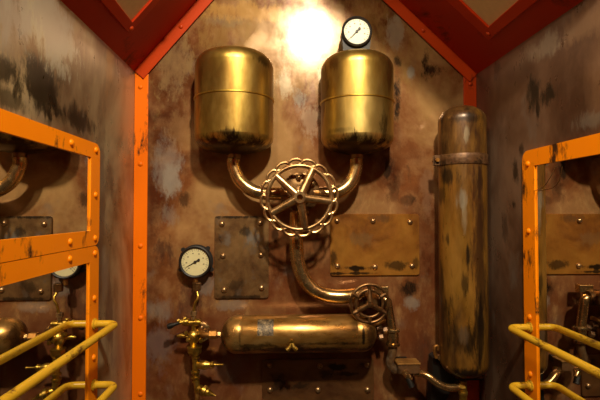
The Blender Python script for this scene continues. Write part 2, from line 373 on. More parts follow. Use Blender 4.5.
# ------------------------------------------------------------------ riveted plates
def plate(x0, y0, x1, y1, mats, label, rivs, spots=(), r=.012, th=.008):
    A = P(x0, y0); B = P(x1, y1); c = (A+B)/2; w = B.x-A.x; h = A.z-B.z
    t = thing('riveted_plate', label, 'metal plate', (c.x, 0, c.z), 'riveted plates on the back wall')
    sp_ = [(P(x, y).x-c.x, P(x, y).z-c.z, S(rx, 0), S(ry, 0), col, st) for (x, y, rx, ry, col, st) in spots]
    pts = [Vector((c.x+u, .0005, c.z+v)) for u, v in rrect(w, h, r)]
    obj('sheet', extrude_poly(bmesh.new(), pts, (0, -th-.0005, 0), .0015), patina('sheet '+label[:12], spots=sp_, **mats), t)
    for (x, y) in rivs: rivet(t, P(x, y, th), (0, -1, 0), .0115, .009)
    return t
plate(215, 216, 268.5, 298, dict(dark=(.09, .04, .016), mid=(.17, .085, .03), light=(.27, .15, .055), metallic=.6, rough=(.3, .42), scale=7, stretch=(1, 1, 1), blacks=.66, hf=.4, extra=(.16, .13, .10), seed=5, bumps=.12),
      'upright brown-grey steel plate riveted to the wall beside the left gauge',
      [(222, 224), (260, 223), (223, 256), (261, 255), (224, 290), (261.5, 288)],
      [(252, 238, 10, 9, (.24, .22, .19), .8), (246, 232, 6, 8, BLK, .7), (240, 217, 30, 2.5, BLK, .8), (242, 297, 30, 2.5, BLK, .7), (235, 285, 9, 8, BLK, .5), (228, 240, 5, 9, (.24, .22, .19), .5)])
plate(330, 214, 419, 275, dict(dark=(.24, .085, .016), mid=(.38, .15, .022), light=(.46, .20, .03), metallic=.6, rough=(.28, .40), scale=6, stretch=(1, 1, 1), blacks=.74, hf=.2, seed=8, bumps=.1),
      'wide ochre plate with six rivets on the wall right of the large handwheel',
      [(337, 221), (373, 221), (410, 222), (337.5, 266), (375, 267), (412, 266)],
      [(394, 265, 14, 5, BLK, .75), (355, 268, 18, 3, BLK, .95), (333, 258, 3, 10, BLK, .7), (380, 218, 12, 5, (.12, .06, .025), .6), (352, 273, 30, 1.6, BLK, .9), (415, 262, 3, 8, BLK, .6), (360, 240, 14, 8, (.26, .15, .06), .5)])
plate(262.5, 359.5, 373.5, 400, dict(dark=(.09, .035, .013), mid=(.15, .062, .02), light=(.22, .10, .03), metallic=.55, rough=(.32, .45), scale=6, stretch=(.6, 1, 1), blacks=.66, hf=.3, seed=9, bumps=.1),
      'dark scuffed plate riveted to the wall below the horizontal cylinder',
      [(270, 365), (320, 366), (367.5, 365), (270, 390), (318, 390), (367.5, 390)],
      [(335, 366, 16, 4, BLK, .9), (350, 373, 15, 2.5, BLK, .8), (278, 382, 10, 8, BLK, .7), (300, 386, 14, 4, BLK, .7), (325, 372, 8, 6, BLK, .7)])
# ------------------------------------------------------------------ upper brass tanks
def arc(cx, cz, rx, rz, a0, a1, n=6):
    return [(cx+rx*math.cos(math.radians(a0+(a1-a0)*k/n)), cz+rz*math.sin(math.radians(a0+(a1-a0)*k/n))) for k in range(n+1)]
def clip(bm, y=-.001):      # cut the back off flush with the wall and close it
    g = list(bm.verts)+list(bm.edges)+list(bm.faces)
    res = bmesh.ops.bisect_plane(bm, geom=g, plane_co=(0, y, 0), plane_no=(0, 1, 0), clear_outer=True)
    es = [e for e in res['geom_cut'] if isinstance(e, bmesh.types.BMEdge)]
    if es: bmesh.ops.contextual_create(bm, geom=es)
    return bm
def brass_tank(cx, ytop, yseam, ybot, wpx, d, label, grime_shade, seed):  # dark underside and edges: shade painted into the brass, together with grime
    c = P(cx, yseam, d); R = S(wpx/2, d)*.985
    zt = P(cx, ytop, d).z; zb = P(cx, ybot, d).z; zs = c.z
    t = thing('brass_tank', label, 'tank', (c.x, c.y, zb), 'brass tanks high on the back wall')
    H = zt-zs
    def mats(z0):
        df = d+R*.8; k = [(P(x, y, df).x-c.x, P(x, y, df).z-z0, S(rx, df), S(ry, df), col, st) for (x, y, rx, ry, col, st) in grime_shade]
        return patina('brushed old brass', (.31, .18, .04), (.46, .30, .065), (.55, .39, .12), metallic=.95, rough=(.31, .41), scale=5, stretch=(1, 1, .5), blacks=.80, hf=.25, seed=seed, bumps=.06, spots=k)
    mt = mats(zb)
    up = [(R, 0), (R, H-.075)] + arc(R-.055, H-.075, .055, .055, 0, 68, 7) + [(R*.48, H-.010), (R*.25, H-.003), (0, H)]
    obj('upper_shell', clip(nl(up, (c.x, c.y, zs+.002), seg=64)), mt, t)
    Hb = zs-zb
    dn = [(R, 0), (R, -(Hb-.062))] + arc(R-.07, -(Hb-.062), .07, .05, 0, -70, 7) + [(R*.45, -Hb+.007), (.03, -Hb), (0, -Hb)]
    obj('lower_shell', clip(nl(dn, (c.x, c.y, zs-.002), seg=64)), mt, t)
    obj('seam', clip(nl([(R-.004, -.005), (R+.0035, -.002), (R+.0035, .003), (R-.002, .005)], c, seg=64)), M['tank'], t)
    obj('outlet', nl([(.024, 0), (.024, -.02), (.020, -.024)], (c.x, c.y, zb+.004), seg=20), M['dbronze'], t)
    return t, c, R, zt, zb
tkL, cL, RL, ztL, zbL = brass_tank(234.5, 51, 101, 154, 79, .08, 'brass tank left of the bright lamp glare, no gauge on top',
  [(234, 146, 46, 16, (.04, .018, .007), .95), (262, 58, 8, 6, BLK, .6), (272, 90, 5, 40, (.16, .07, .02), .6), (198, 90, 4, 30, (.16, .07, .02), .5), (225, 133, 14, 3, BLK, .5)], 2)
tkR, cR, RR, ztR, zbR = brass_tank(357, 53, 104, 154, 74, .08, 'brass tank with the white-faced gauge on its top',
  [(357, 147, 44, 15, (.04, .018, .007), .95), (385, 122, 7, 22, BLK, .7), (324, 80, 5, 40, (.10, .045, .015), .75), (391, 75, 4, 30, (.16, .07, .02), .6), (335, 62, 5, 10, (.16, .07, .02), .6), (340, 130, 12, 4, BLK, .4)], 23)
# ------------------------------------------------------------------ pressure gauges
def gauge(px, py, d, rpx, label, dial, needle_deg, depth, tabs=False, tilt=0.0):
    c = P(px, py, d); R = S(rpx, d)
    t = thing('pressure_gauge', label, 'gauge', (c.x, c.y, c.z-R))
    ax = (0, -1, 0)
    case = obj('case', nl([(R*.93, 0), (R*.95, .003), (R*.95, depth-.008), (R*1.0, depth-.006), (R*1.0, depth), (R*.93, depth+.003), (R*.85, depth), (R*.84, depth-.006), (0, depth-.006)],
                          (c.x, c.y+depth, c.z), ax, 48), M['bezel'], t)
    f = c.y + .005
    dl = obj('dial', nl([(R*.845, -.001), (R*.845, .0005), (0, .0005)], (c.x, f, c.z), ax, 40), dial, t)
    fy = f-.001
    bm = bmesh.new()
    for k in range(28):
        a = math.radians(225-270*k/27)
        r0, r1, w = (.70, .80, .0006) if k % 3 else (.66, .80, .0011)
        dv = Vector((math.cos(a), 0, math.sin(a))); pv = Vector((-dv.z, 0, dv.x))
        pts = [Vector((c.x, fy, c.z))+dv*R*q+pv*w*s for q, s in ((r0, 1), (r1, 1), (r1, -1), (r0, -1))]
        extrude_poly(bm, pts, (0, -.0004, 0))
    sub('scale_marks', bm, M['faded'], dl, False)
    bm = bmesh.new()
    for k in range(0, 28, 4):
        a = math.radians(225-270*k/27); p = Vector((c.x+math.cos(a)*R*.54, fy, c.z+math.sin(a)*R*.54))
        box(bm, p+Vector((-.0028, -.0004, -.0022)), p+Vector((.0028, 0, .0022)))
    sub('scale_marks', bm, M['faded'], dl, False)
    a = math.radians(needle_deg); dv = Vector((math.cos(a), 0, math.sin(a))); pv = Vector((-dv.z, 0, dv.x))
    cc = Vector((c.x, fy-.002, c.z)); bm = bmesh.new()
    extrude_poly(bm, [cc+dv*R*.75, cc+pv*.0022, cc-dv*R*.22+pv*.0035, cc-dv*R*.22-pv*.0035, cc-pv*.0022], (0, -.001, 0))
    lathe(bm, [(.0055, -.002), (.0055, .002), (0, .0025)], cc, ax, 16)
    lathe(bm, [(.005, -.001), (.005, .002), (0, .002)], cc-dv*R*.25, ax, 12)
    obj('needle', bm, M['ink'], t, False)
    if tabs:
        bm = bmesh.new()
        for k in (48, 138, -28, 208):
            a = math.radians(k); p = Vector((c.x+math.cos(a)*R*1.08, c.y+depth-.006, c.z+math.sin(a)*R*1.08))
            lathe(bm, [(.009, 0), (.009, .004), (.003, .004)], p, ax, 12)
        lathe(bm, [(R*1.05, 0), (R*1.05, .003), (R*.9, .003)], (c.x, c.y+depth-.004, c.z), ax, 40)
        obj('flange', bm, M['bezel'], t)
    return t, c, R
gT, gc, gR = gauge(357, 31, .11, 15.6, 'round white-faced black gauge mounted above the right brass tank', M['dial'], 227, .06)
fx = gR*.98; bm = extrude_poly(bmesh.new(), [Vector((gc.x-fx, gc.y+.012, gc.z-.005)), Vector((gc.x-fx*.86, gc.y+.012, ztR-.012)), Vector((gc.x+fx*.86, gc.y+.012, ztR-.012)), Vector((gc.x+fx, gc.y+.012, gc.z-.005))], (0, .04, 0), .002)
obj('foot', bm, M['bezel'], gT, False)
obj('wall_post', nl([(.015, 0), (.015, .052)], (gc.x, gc.y+.058, gc.z), (0, 1, 0), 14), M['bezel'], gT)
gL, glc, glR = gauge(195, 262, .05, 16, 'yellowed round gauge on a thin brass stem above the brass taps', M['dial_old'], 210, .032, True)
bm = nl([(.010, 0), (.010, .02), (.012, .02), (.012, .026)], (glc.x, glc.y+.016, glc.z-glR+.002), (0, 0, -1), 14)
obj('neck', bm, M['copper'], gL)
obj('wall_post', nl([(.012, 0), (.012, .02)], (glc.x, glc.y+.031, glc.z), (0, 1, 0), 14), M['bezel'], gL)
# ------------------------------------------------------------------ pipes from the tanks to the large valve
dv = .085
vc = P(300, 194, dv)                    # valve body centre
def pipe(name, pts, r, fil, mat, label, cat='pipe', rings=(), group=None):
    path = fillet(pts, fil, 10) if fil else smooth_path(pts)
    t = thing(name, label, cat, path[0], group)
    obj('tube', nt_(path, r, 20), mat, t)
    for (p, ax, rr, h) in rings:
        obj('collar', nl([(rr*.92, -h/2), (rr, -h/2+.002), (rr, h/2-.002), (rr*.92, h/2)], p, ax, 20), M['dbronze'], t)
    return t
rp = S(6.6, .085)
pl = Vector((P(233.5, 150, .08).x, -.08, zbL-.02)); yb = P(236, 188, dv).z
pipe('elbow_pipe', [pl, P(233.5, 166, .081), P(239, 179, .083), P(249, 188.5, .085), P(262, 193, .085), Vector((vc.x-.058, -dv, vc.z+.002))], rp, None, M['pipe'],
     'curved bronze pipe from the left brass tank to the large handwheel valve', rings=[(Vector((vc.x-.066, -dv, vc.z+.002)), (1, 0, 0), rp*1.22, .012)], group='pipes feeding the large valve')
pr = Vector((P(356, 150, .08).x, -.08, zbR-.02))
pipe('elbow_pipe', [pr, P(356, 168, .081), P(352, 180, .083), P(344, 189, .085), P(332, 193.5, .085), Vector((vc.x+.058, -dv, vc.z+.002))], rp, None, M['pipe'],
     'curved bronze pipe from the right brass tank to the large handwheel valve', rings=[(Vector((vc.x+.066, -dv, vc.z+.002)), (1, 0, 0), rp*1.22, .012)], group='pipes feeding the large valve')
# ------------------------------------------------------------------ handwheel valves
def handwheel(t, c, R, nsp, base_deg, loops, mat, dish=.02, mode='scallop', wr=.0042):
    Y = Vector((0, 1, 0))
    def pt(r, a, dy=0): return Vector((c.x+r*math.cos(a), c.y+dy, c.z+r*math.sin(a)))
    bm = bmesh.new()
    if mode == 'scallop':
        ri = R*.815
        tube(bm, [pt(ri, 2*math.pi*k/72) for k in range(72)], wr*1.45, 10, closed=True)
        tl = math.pi*2/loops
        for i in range(loops):
            a0 = i*tl + tl*.3; ctr = R*.905; rr_ = R*.078; th = tl*.46*R*.90
            pts = []
            for k in range(20):
                q = 2*math.pi*k/20
                lx = th*math.cos(q); ly = rr_*math.sin(q)
                r_ = ctr+ly; a_ = a0+lx/(R*.9)
                pts.append(pt(r_, a_))
            tube(bm, pts, wr*.95, 8, closed=True)
    else:
        tube(bm, [pt(R*.95, 2*math.pi*k/64) for k in range(64)], wr, 10, closed=True)
        tube(bm, [pt(R*.68, 2*math.pi*k/64, .002) for k in range(64)], wr*.9, 10, closed=True)
        for i in range(loops):
            a = math.radians(base_deg)+2*math.pi*(i+.0)/loops
            tube(bm, [pt(R*.66, a, .002), pt(R*.96, a)], wr*1.3, 8)
    rim = obj('rim', bm, mat, t)
    inner = R*.80 if mode == 'scallop' else R*.68
    for i in range(nsp):
        a = math.radians(base_deg)+2*math.pi*i/nsp
        n = 8; pts = []; rad = []
        for k in range(n+1):
            u = k/n; pts.append(pt(R*.10+(inner-R*.10)*u, a, dish*.0 - dish*(1-u)**1.0 + 0)); rad.append((3.0-.7*u if mode == 'scallop' else 1.5)*wr)
        obj('spoke', nt_(pts, rad, 10), mat, t)
    h = obj('hub', nl([(R*.20, .0), (R*.22, .012), (R*.19, .022), (R*.145, .025), (R*.145, .034), (R*.075, .034), (R*.075, .012), (0, .012)] if mode == 'scallop' else
                      [(R*.17, .0), (R*.17, .012), (R*.12, .016), (0, .018)], (c.x, c.y-dish+.014, c.z), (0, -1, 0), 20), mat, t)
    return rim, h
wc = P(299.5, 197.5, .165); WR = S(39.3, .165)
V = thing('handwheel_valve', 'large valve with a scalloped five-spoke bronze handwheel between the two brass tanks', 'valve', (vc.x, 0, vc.z), 'handwheel valves')
handwheel(V, wc, WR, 5, -7, 16, M['wheel'], dish=.014, wr=.0056)
obj('stem', nl([(.011, 0), (.011, .11)], (wc.x, -dv+.02, wc.z), (0, -1, 0), 14), M['dbronze'], V)
body = bmesh.new()
lathe(body, dome(.050, .045, 8), vc, (0, -1, 0), 32); lathe(body, [(.05, 0), (.052, .03), (.045, .06), (.03, .07)], vc, (0, 1, 0), 32)
lathe(body, [(.032, -.072), (.036, -.070), (.036, -.05), (.028, -.045), (.028, .045), (.036, .05), (.036, .070), (.032, .072)], vc, (1, 0, 0), 28)
lathe(body, [(.028, 0), (.028, .062), (.033, .064), (.033, .075)], vc, (0, 0, -1), 28)
lathe(body, [(.02, 0), (.02, dv-.003), ], vc, (0, 1, 0), 20)
obj('body', body, M['dbronze'], V)
fl = obj('flange', nl([(.072, 0), (.074, .002), (.074, .010), (.070, .012), (0, .012)], (vc.x, -dv-.022, vc.z+.005), (0, -1, 0), 32), M['dbronze'], V)
for k in range(6):
    a = math.radians(96+60*k); p = Vector((vc.x+.056*math.cos(a), -dv-.040, vc.z+.005+.056*math.sin(a)))
    bm = hexnut(bmesh.new(), p, (0, -1, 0), .011, .011); lathe(bm, [(.005, 0), (.005, .011), (0, .013)], p, (0, -1, 0), 10)
    obj('bolt', bm, M['pipe'], V, False)
obj('bonnet', nl([(.034, 0), (.030, .012), (.022, .020), (.020, .032), (.014, .036)], (vc.x, -dv-.033, wc.z), (0, -1, 0), 24), M['dbronze'], V)
for s in (-1, 1):
    bm = hexnut(bmesh.new(), Vector((vc.x+s*.062, -dv, vc.z+.002)), (1, 0, 0), rp*1.55, .02); obj('union_nut', bm, M['copper'], V, False)
# discharge pipe down to the small valve
sv = P(370, 300, .07)
r2 = S(7.2, .1)
zq = P(0, 296.5, .09).z
pipe('drain_pipe', [Vector((P(296.5, 0, .085).x, -.085, vc.z-.07)), P(296.5, 250, .085), P(300.5, 271, .085), P(310.5, 287, .085), P(326, 295, .085), P(345, 296.5, .09), Vector((sv.x-.030, -.08, P(0, 297, .08).z))], r2, None, M['pipe'],
     'thick bronze pipe bending from below the large handwheel to the small handwheel')
# small valve
sc = P(369.5, 303.5, .15); SR = S(20, .15)
W = thing('handwheel_valve', 'small valve with a three-spoke double-rim handwheel above the cylinder end', 'valve', (sv.x, 0, sv.z), 'handwheel valves')
handwheel(W, sc, SR, 3, 90, 6, M['dbronze'], dish=.010, mode='double', wr=.0062)
obj('stem', nl([(.008, 0), (.008, .08)], (sc.x, -.075, sc.z), (0, -1, 0), 12), M['dbronze'], W)
bm = bmesh.new(); lathe(bm, [(.022, -.045), (.03, -.04), (.032, 0), (.03, .03), (.016, .05)], (sv.x, -.075, sv.z), (0, -1, 0), 24)
lathe(bm, [(.030, -.050), (.030, -.036), (.022, -.032), (.022, .032), (.030, .036), (.030, .050)], (sv.x, -.08, sv.z), (1, 0, 0), 24)
lathe(bm, [(.012, 0), (.012, .045)], (sv.x, -.03, sv.z), (0, 1, 0), 14)
obj('body', bm, M['dbronze'], W)
bm = newbox(P(374, 294, .06)+Vector((0, -.012, 0)), P(386, 286, .06)+Vector((.008, .02, 0)), .003); obj('cap_block', bm, M['pipe'], W, False)
# lower lever tab of the small valve
bm = nt_([P(356, 327, .11), P(362, 325, .12), P(370, 326, .11), P(385, 320, .10)], [.010, .010, .008, .008], 12)
lathe(bm, [(.013, -.004), (.013, .004)], P(355, 327, .11), (0, -1, 0), 16)
obj('lever', bm, M['copper'], W)
# ------------------------------------------------------------------ horizontal cylinder
dc = .105; hz = P(298, 333.5, dc).z
xl = P(221, 333, dc).x; xr = P(376, 333, dc).x; HR = S(18.4, dc)
H = thing('gas_cylinder', 'long horizontal bronze cylinder with rounded ends low on the back wall', 'cylinder', ((xl+xr)/2, -dc, hz-HR))
Lc = xr-xl
prof = [(.0, 0)] + [(HR*math.sin(math.radians(a)), .062*(1-math.cos(math.radians(a)))) for a in (12, 25, 38, 50, 62, 74, 84)] + [(HR, .064), (HR, .078), (HR*.985, .080), (HR, .082), (HR, Lc-.082), (HR*.985, Lc-.080), (HR, Lc-.078), (HR, Lc-.055)] + \
       [(HR*math.sin(math.radians(a)), Lc-.055*(1-math.cos(math.radians(a)))) for a in (84, 70, 55, 40, 25, 12)] + [(0, Lc)]
def hsp(px, py, rx, ry, col, st):
    p = P(px, py, dc+HR*.8); return (p.x-(xl+xr)/2, p.z-(hz-HR), S(rx, dc), S(ry, dc), col, st)
M['cyl'] = patina('scuffed bronze', (.22, .10, .024), (.38, .19, .04), (.48, .29, .09), metallic=.8, rough=(.24, .38), scale=8, stretch=(.4, 1, 1), blacks=.68, hf=.6, seed=12, bumps=.12, extra=(.28, .17, .07),
  spots=[hsp(298, 350, 80, 5, (.04, .018, .008), .85), hsp(224, 336, 6, 18, (.05, .022, .01), .8), hsp(363, 335, 1.5, 12, BLK, .9), hsp(372, 338, 6, 16, (.05, .022, .01), .8), hsp(240, 333, 1.2, 14, BLK, .5), hsp(252, 346, 20, 4, BLK, .7), hsp(330, 343, 30, 2.5, BLK, .7), hsp(355, 326, 5, 6, BLK, .5)])  # band along the bottom is grime plus painted dark reflection
obj('shell', nl(prof, (xl, -dc, hz), (1, 0, 0), 56), M['cyl'], H)
def curved_patch(x0, x1, a0, a1, R, th):
    bm = bmesh.new(); n = 8; g = []
    for rr in (R, R+th):
        g.append([[bm.verts.new((x0+(x1-x0)*i/4, -dc-rr*math.cos(math.radians(a0+(a1-a0)*k/n)), hz+rr*math.sin(math.radians(a0+(a1-a0)*k/n)))) for k in range(n+1)] for i in range(5)])
    for s in (0, 1):
        for i in range(4):
            for k in range(n): bm.faces.new((g[s][i][k], g[s][i+1][k], g[s][i+1][k+1], g[s][i][k+1]))
    for i in range(4):
        for k in (0, n): bm.faces.new((g[0][i][k], g[0][i+1][k], g[1][i+1][k], g[1][i][k]))
    for k in range(n):
        for i in (0, 4): bm.faces.new((g[0][i][k], g[0][i][k+1], g[1][i][k+1], g[1][i][k]))
    return bm
M['label'] = patina('flaking label', (.03, .02, .012), (.10, .065, .03), (.26, .18, .09), metallic=.3, rough=(.4, .6), scale=60, stretch=(1, 1, 1), blacks=.52, seed=21)
o = obj('sticker', curved_patch(P(258, 0, dc+HR).x, P(274, 0, dc+HR).x, 10, 62, HR, .0008), M['label'], H); o['label'] = 'flaking dark label'
tp = P(291.5, 343, dc+HR*.9)
tap = bmesh.new()
lathe(tap, [(.010, 0), (.010, .016), (.007, .018), (.007, .03), (.0, .031)], (tp.x, tp.y+.012, tp.z+.008), (0, -1, 0), 16)
tube(tap, [tp+Vector((0, -.012, .006)), tp+Vector((-.005, -.016, -.008)), tp+Vector((-.016, -.016, -.020))], [.006, .007, .0085], 10)
tube(tap, [tp+Vector((0, -.012, .006)), tp+Vector((.006, -.016, -.008)), tp+Vector((.018, -.016, -.020))], [.006, .007, .0085], 10)
obj('wing_tap', tap, M['brass'], H)
for s in (P(245, 0, dc).x, P(352, 0, dc).x):
    obj('wall_bracket', newbox((s-.015, -dc+HR-.006, hz-.02), (s+.015, -.0005, hz+.02), .002), M['black'], H, False)
# fitting joining the cylinder to the brass taps
fd = P(203, 326, .02)
Fg = thing('pipe_flange', 'round grey bolted flange on the wall with a copper nut, left of the cylinder', 'pipe fitting', (fd.x, 0, fd.z))
obj('disc', nl([(S(9, 0)*1.05, 0), (S(9, 0), .008), (S(7, 0), .012), (0, .012)], (fd.x, -.055, fd.z-.012), (0, -1, 0), 28), M['pipe'], Fg)
obj('boss', nl([(.016, 0), (.016, .056)], (fd.x, -.0005, fd.z-.012), (0, -1, 0), 16), M['dbronze'], Fg)
rivet(Fg, Vector((fd.x+.003, -.067, fd.z+.006)), (0, -1, 0), .010, .009)
obj('elbow', nt_(fillet([Vector((fd.x+.004, -.066, hz)), Vector((fd.x+.004, -dc, hz)), Vector((xl+.004, -dc, hz))], .03), .010, 14), M['copper'], Fg)
obj('nut', hexnut(bmesh.new(), Vector((P(213, 331, dc).x, -dc, hz)), (1, 0, 0), .017, .030), M['copper'], Fg, False)
obj('nut', hexnut(bmesh.new(), Vector((P(219.5, 331, dc).x, -dc, hz)), (1, 0, 0), .012, .012), M['pipe'], Fg, False)
# ------------------------------------------------------------------ brass tap manifold under the left gauge
dm = .075
def mp(x, y, dd=0): return P(x, y, dm+dd)
B = thing('tap_manifold', 'stack of yellow brass valves and nozzles below the yellowed gauge', 'valve', (mp(196, 400).x, -dm, mp(196, 400).z))
bm = hexnut(bmesh.new(), P(197, 286.5, .066), (0, 0, 1), .017, .030); obj('hex_socket', bm, M['dbronze'], B, False)
ca = glc+Vector((0, .016, -glR-.018))
obj('capillary', nt_(fillet([P(197, 291, .072), P(198.5, 298, .085), P(194.5, 303, .085), P(193.5, 314, .078)], .012), .0050, 10), M['brass'], B)
bm = hexnut(bmesh.new(), mp(193.5, 313.5), (0, 0, 1), .013, .018); lathe(bm, [(.009, -.02), (.009, 0)], mp(193.5, 314), (0, 0, 1), 12); obj('gland_nut', bm, M['plate'], B, False)
bm = bmesh.new()
tube(bm, [mp(180, 321), mp(184, 323), mp(201, 322.5)], [.008, .011, .011], 14)
lathe(bm, [(.013, -.010), (.015, -.008), (.015, .008), (.013, .010)], mp(186.5, 322), (1, 0, 0), 14)
lathe(bm, [(.013, -.010), (.014, 0), (.013, .010)], mp(197, 322.5), (1, 0, 0), 14)
tube(bm, [mp(193.8, 318), mp(194, 332)], .0085, 12)
for (x, y) in ((178.5, 320.5), (181, 322.5), (185, 318.5)): lathe(bm, [(.0, -.008), (.007, -.004), (.007, .004), (0, .008)], mp(x, y, .006), (1, .3, .4), 10)
obj('cross_valve', bm, M['brass'], B)
obj('handle', nl([(0, -.018), (.009, -.015), (.011, -.004), (.007, .01), (.005, .03)], mp(171.5, 325.5, .01), (1, 0, .32), 14), M['black'], B)
bm = bmesh.new()
lathe(bm, [(.010, .028), (.020, .020), (.023, .008), (.021, -.006), (.013, -.02), (.012, -.04)], mp(193.5, 338), (0, 0, 1), 20)
for (x, y, dd) in ((186, 333, .012), (188, 340, .016), (200, 334, .012), (201, 341, .012), (194, 338.5, .026)):
    lathe(bm, [(.0075, -.006), (.008, 0), (.006, .006), (0, .007)], mp(x, y, dd), (.2, -1, 0), 10)
lathe(bm, [(.012, -.004), (.012, .004)], mp(193.5, 332), (0, 0, 1), 14)
obj('tap_body', bm, M['brass'], B)
bm = nt_([mp(177, 336), mp(181, 335.5), mp(188, 337)], [.004, .0085, .005], 10); obj('thumb_screw', bm, M['brass'], B)
bm = bmesh.new(); lathe(bm, [(.024, .010), (.026, .008), (.026, -.008), (.020, -.018), (.013, -.02)], mp(194.5, 350), (0, 0, 1), 8); lathe(bm, [(.028, -.002), (.028, .002)], mp(194.5, 347), (0, 0, 1), 20)
obj('union_nut', bm, M['brass'], B, False)
bm = bmesh.new()
tube(bm, fillet([mp(194.5, 352), mp(196, 377), mp(197.5, 392)], .02), [.0115]*11 if False else .0115, 14)
for y, h, r in ((357, .006, .015), (372, .008, .0165), (377, .006, .0175), (381, .008, .013)): lathe(bm, [(r, -h/2), (r, h/2)], mp(195.5, y), (0, 0, 1), 16)
obj('down_pipe', bm, M['brass'], B)
lathe_n = nl([(.008, 0), (.012, .006), (.015, .018), (.017, .03), (.015, .042), (.010, .05), (.010, .056), (.012, .058), (.012, .066), (.006, .07), (.004, .078), (.004, .104), (0, .106)], mp(196, 365), (1, -.1, .03), 18)
obj('nozzle', lathe_n, M['brass'], B)
bm = nl([(.013, 0), (.016, .012), (.012, .018), (.020, .022), (.020, .034), (.014, .038), (.014, .046), (.010, .05), (.008, .060), (.003, .068), (.003, .076)], mp(197.5, 388), (1, -.2, -.35), 18)
obj('nozzle', bm, M['brass'], B)
bm = bmesh.new(); tube(bm, [mp(197.5, 386), mp(197, 430)], .010, 12); tube(bm, [mp(197, 429), Vector((mp(197, 430).x, -.001, mp(197, 430).z))], .010, 12)
obj('tail_pipe', bm, M['copper'], B)
bm = nt_([mp(195, 340), Vector((fd.x, -.02, mp(195, 340).z+.01))], .009, 12); obj('wall_stub', bm, M['dbronze'], B)
# ------------------------------------------------------------------ right-hand pipework under the small valve
dr = .085
def rp_(x, y, dd=0): return P(x, y, dr+dd)
pts = fillet([Vector((sv.x+.05, -.082, sv.z+.0)), P(387, 299, .085), P(392.5, 333, .085)], .035)
Rt = thing('drop_pipe', 'bronze pipe with a union dropping from the small handwheel to the boxed fitting', 'pipe', pts[0])
obj('tube', nt_(pts, .0175, 16), M['pipe'], Rt)
bm = bmesh.new(); lathe(bm, [(.024, .032), (.026, .030), (.026, .022), (.021, .020), (.022, .0), (.021, -.020), (.026, -.022), (.026, -.030), (.024, -.032)], rp_(393, 337), (0, 0, 1), 18)
obj('union', bm, M['pipe'], Rt)
obj('lower_tube', nt_(fillet([rp_(393, 343), rp_(393, 352), rp_(388.5, 364), rp_(396, 371)], .02), [.015]*4+[.015]*16, 14) if False else nt_(fillet([rp_(393, 343), rp_(393, 352), rp_(388.5, 364), rp_(396, 371)], .02), .016, 14), M['plate'], Rt)
# nuts between cylinder and union
bm = bmesh.new()
for (x, y, r, h) in ((379, 328, .016, .022), (385, 330, .013, .018), (381, 337, .012, .016)):
    hexnut(bm, rp_(x, y), (1, 0, .2), r, h)
obj('nut', bm, M['plate_dark'], Rt, False)
bxl, bxr = rp_(394, 0).x, rp_(415, 0).x; bzt, bzb = rp_(0, 368.5).z, rp_(0, 378).z
Bx = thing('fitting_box', 'small flat box fitting with an ochre top and a black lever', 'pipe fitting', ((bxl+bxr)/2, 0, bzb))
obj('body', newbox((bxl, -dr-.03, bzb), (bxr, -dr+.025, bzt), .0025), M['plate_dark'], Bx, False)
obj('cover', newbox((bxl-.003, -dr-.033, bzt+.0002), (bxr+.003, -dr+.028, bzt+.006), .002), M['plate_warm'], Bx, False)
obj('wall_bracket', newbox((bxl+.02, -dr+.02, bzb+.006), (bxr-.02, -.0005, bzt-.006), .001), M['black'], Bx, False)
l0 = P(405, 373, dr+.035)
bm = nt_([l0+Vector((0, .008, 0)), P(408, 376, dr+.045), P(411, 380, dr+.05)], [.013, .013, .009], 12); obj('lever_boss', bm, M['pipe'], Bx)
obj('lever', nt_([P(408, 378, dr+.047), P(412, 387, dr+.055)], [.010, .012], 12), M['black'], Bx)
HP = smooth_path([rp_(414, 372.5), rp_(420, 373, .015), rp_(428, 376, .035), rp_(438, 383.5, .05), rp_(448, 387.5, .055), rp_(460, 387.5, .055)])
pp = thing('bent_pipe', 'slim bent bronze pipe running from the boxed fitting to the foot of the tall cylinder', 'pipe', HP[0])
obj('tube', nt_(HP, .0138, 14), M['pipe'], pp)
obj('collar', nl([(.015, -.008), (.016, 0), (.015, .008)], rp_(418.5, 372.7), (1, 0, 0), 14), M['brass'], pp)
bm = bmesh.new(); hexnut(bm, rp_(461, 386.5, .055), (1, 0, 0), .019, .022); lathe(bm, [(.014, -.12), (.014, .02)], rp_(463, 386, .055), (0, 0, 1), 14); lathe(bm, [(.017, -.03), (.017, -.02)], rp_(463, 386, .055), (0, 0, 1), 14)
obj('end_fitting', bm, M['brass'], pp, False)
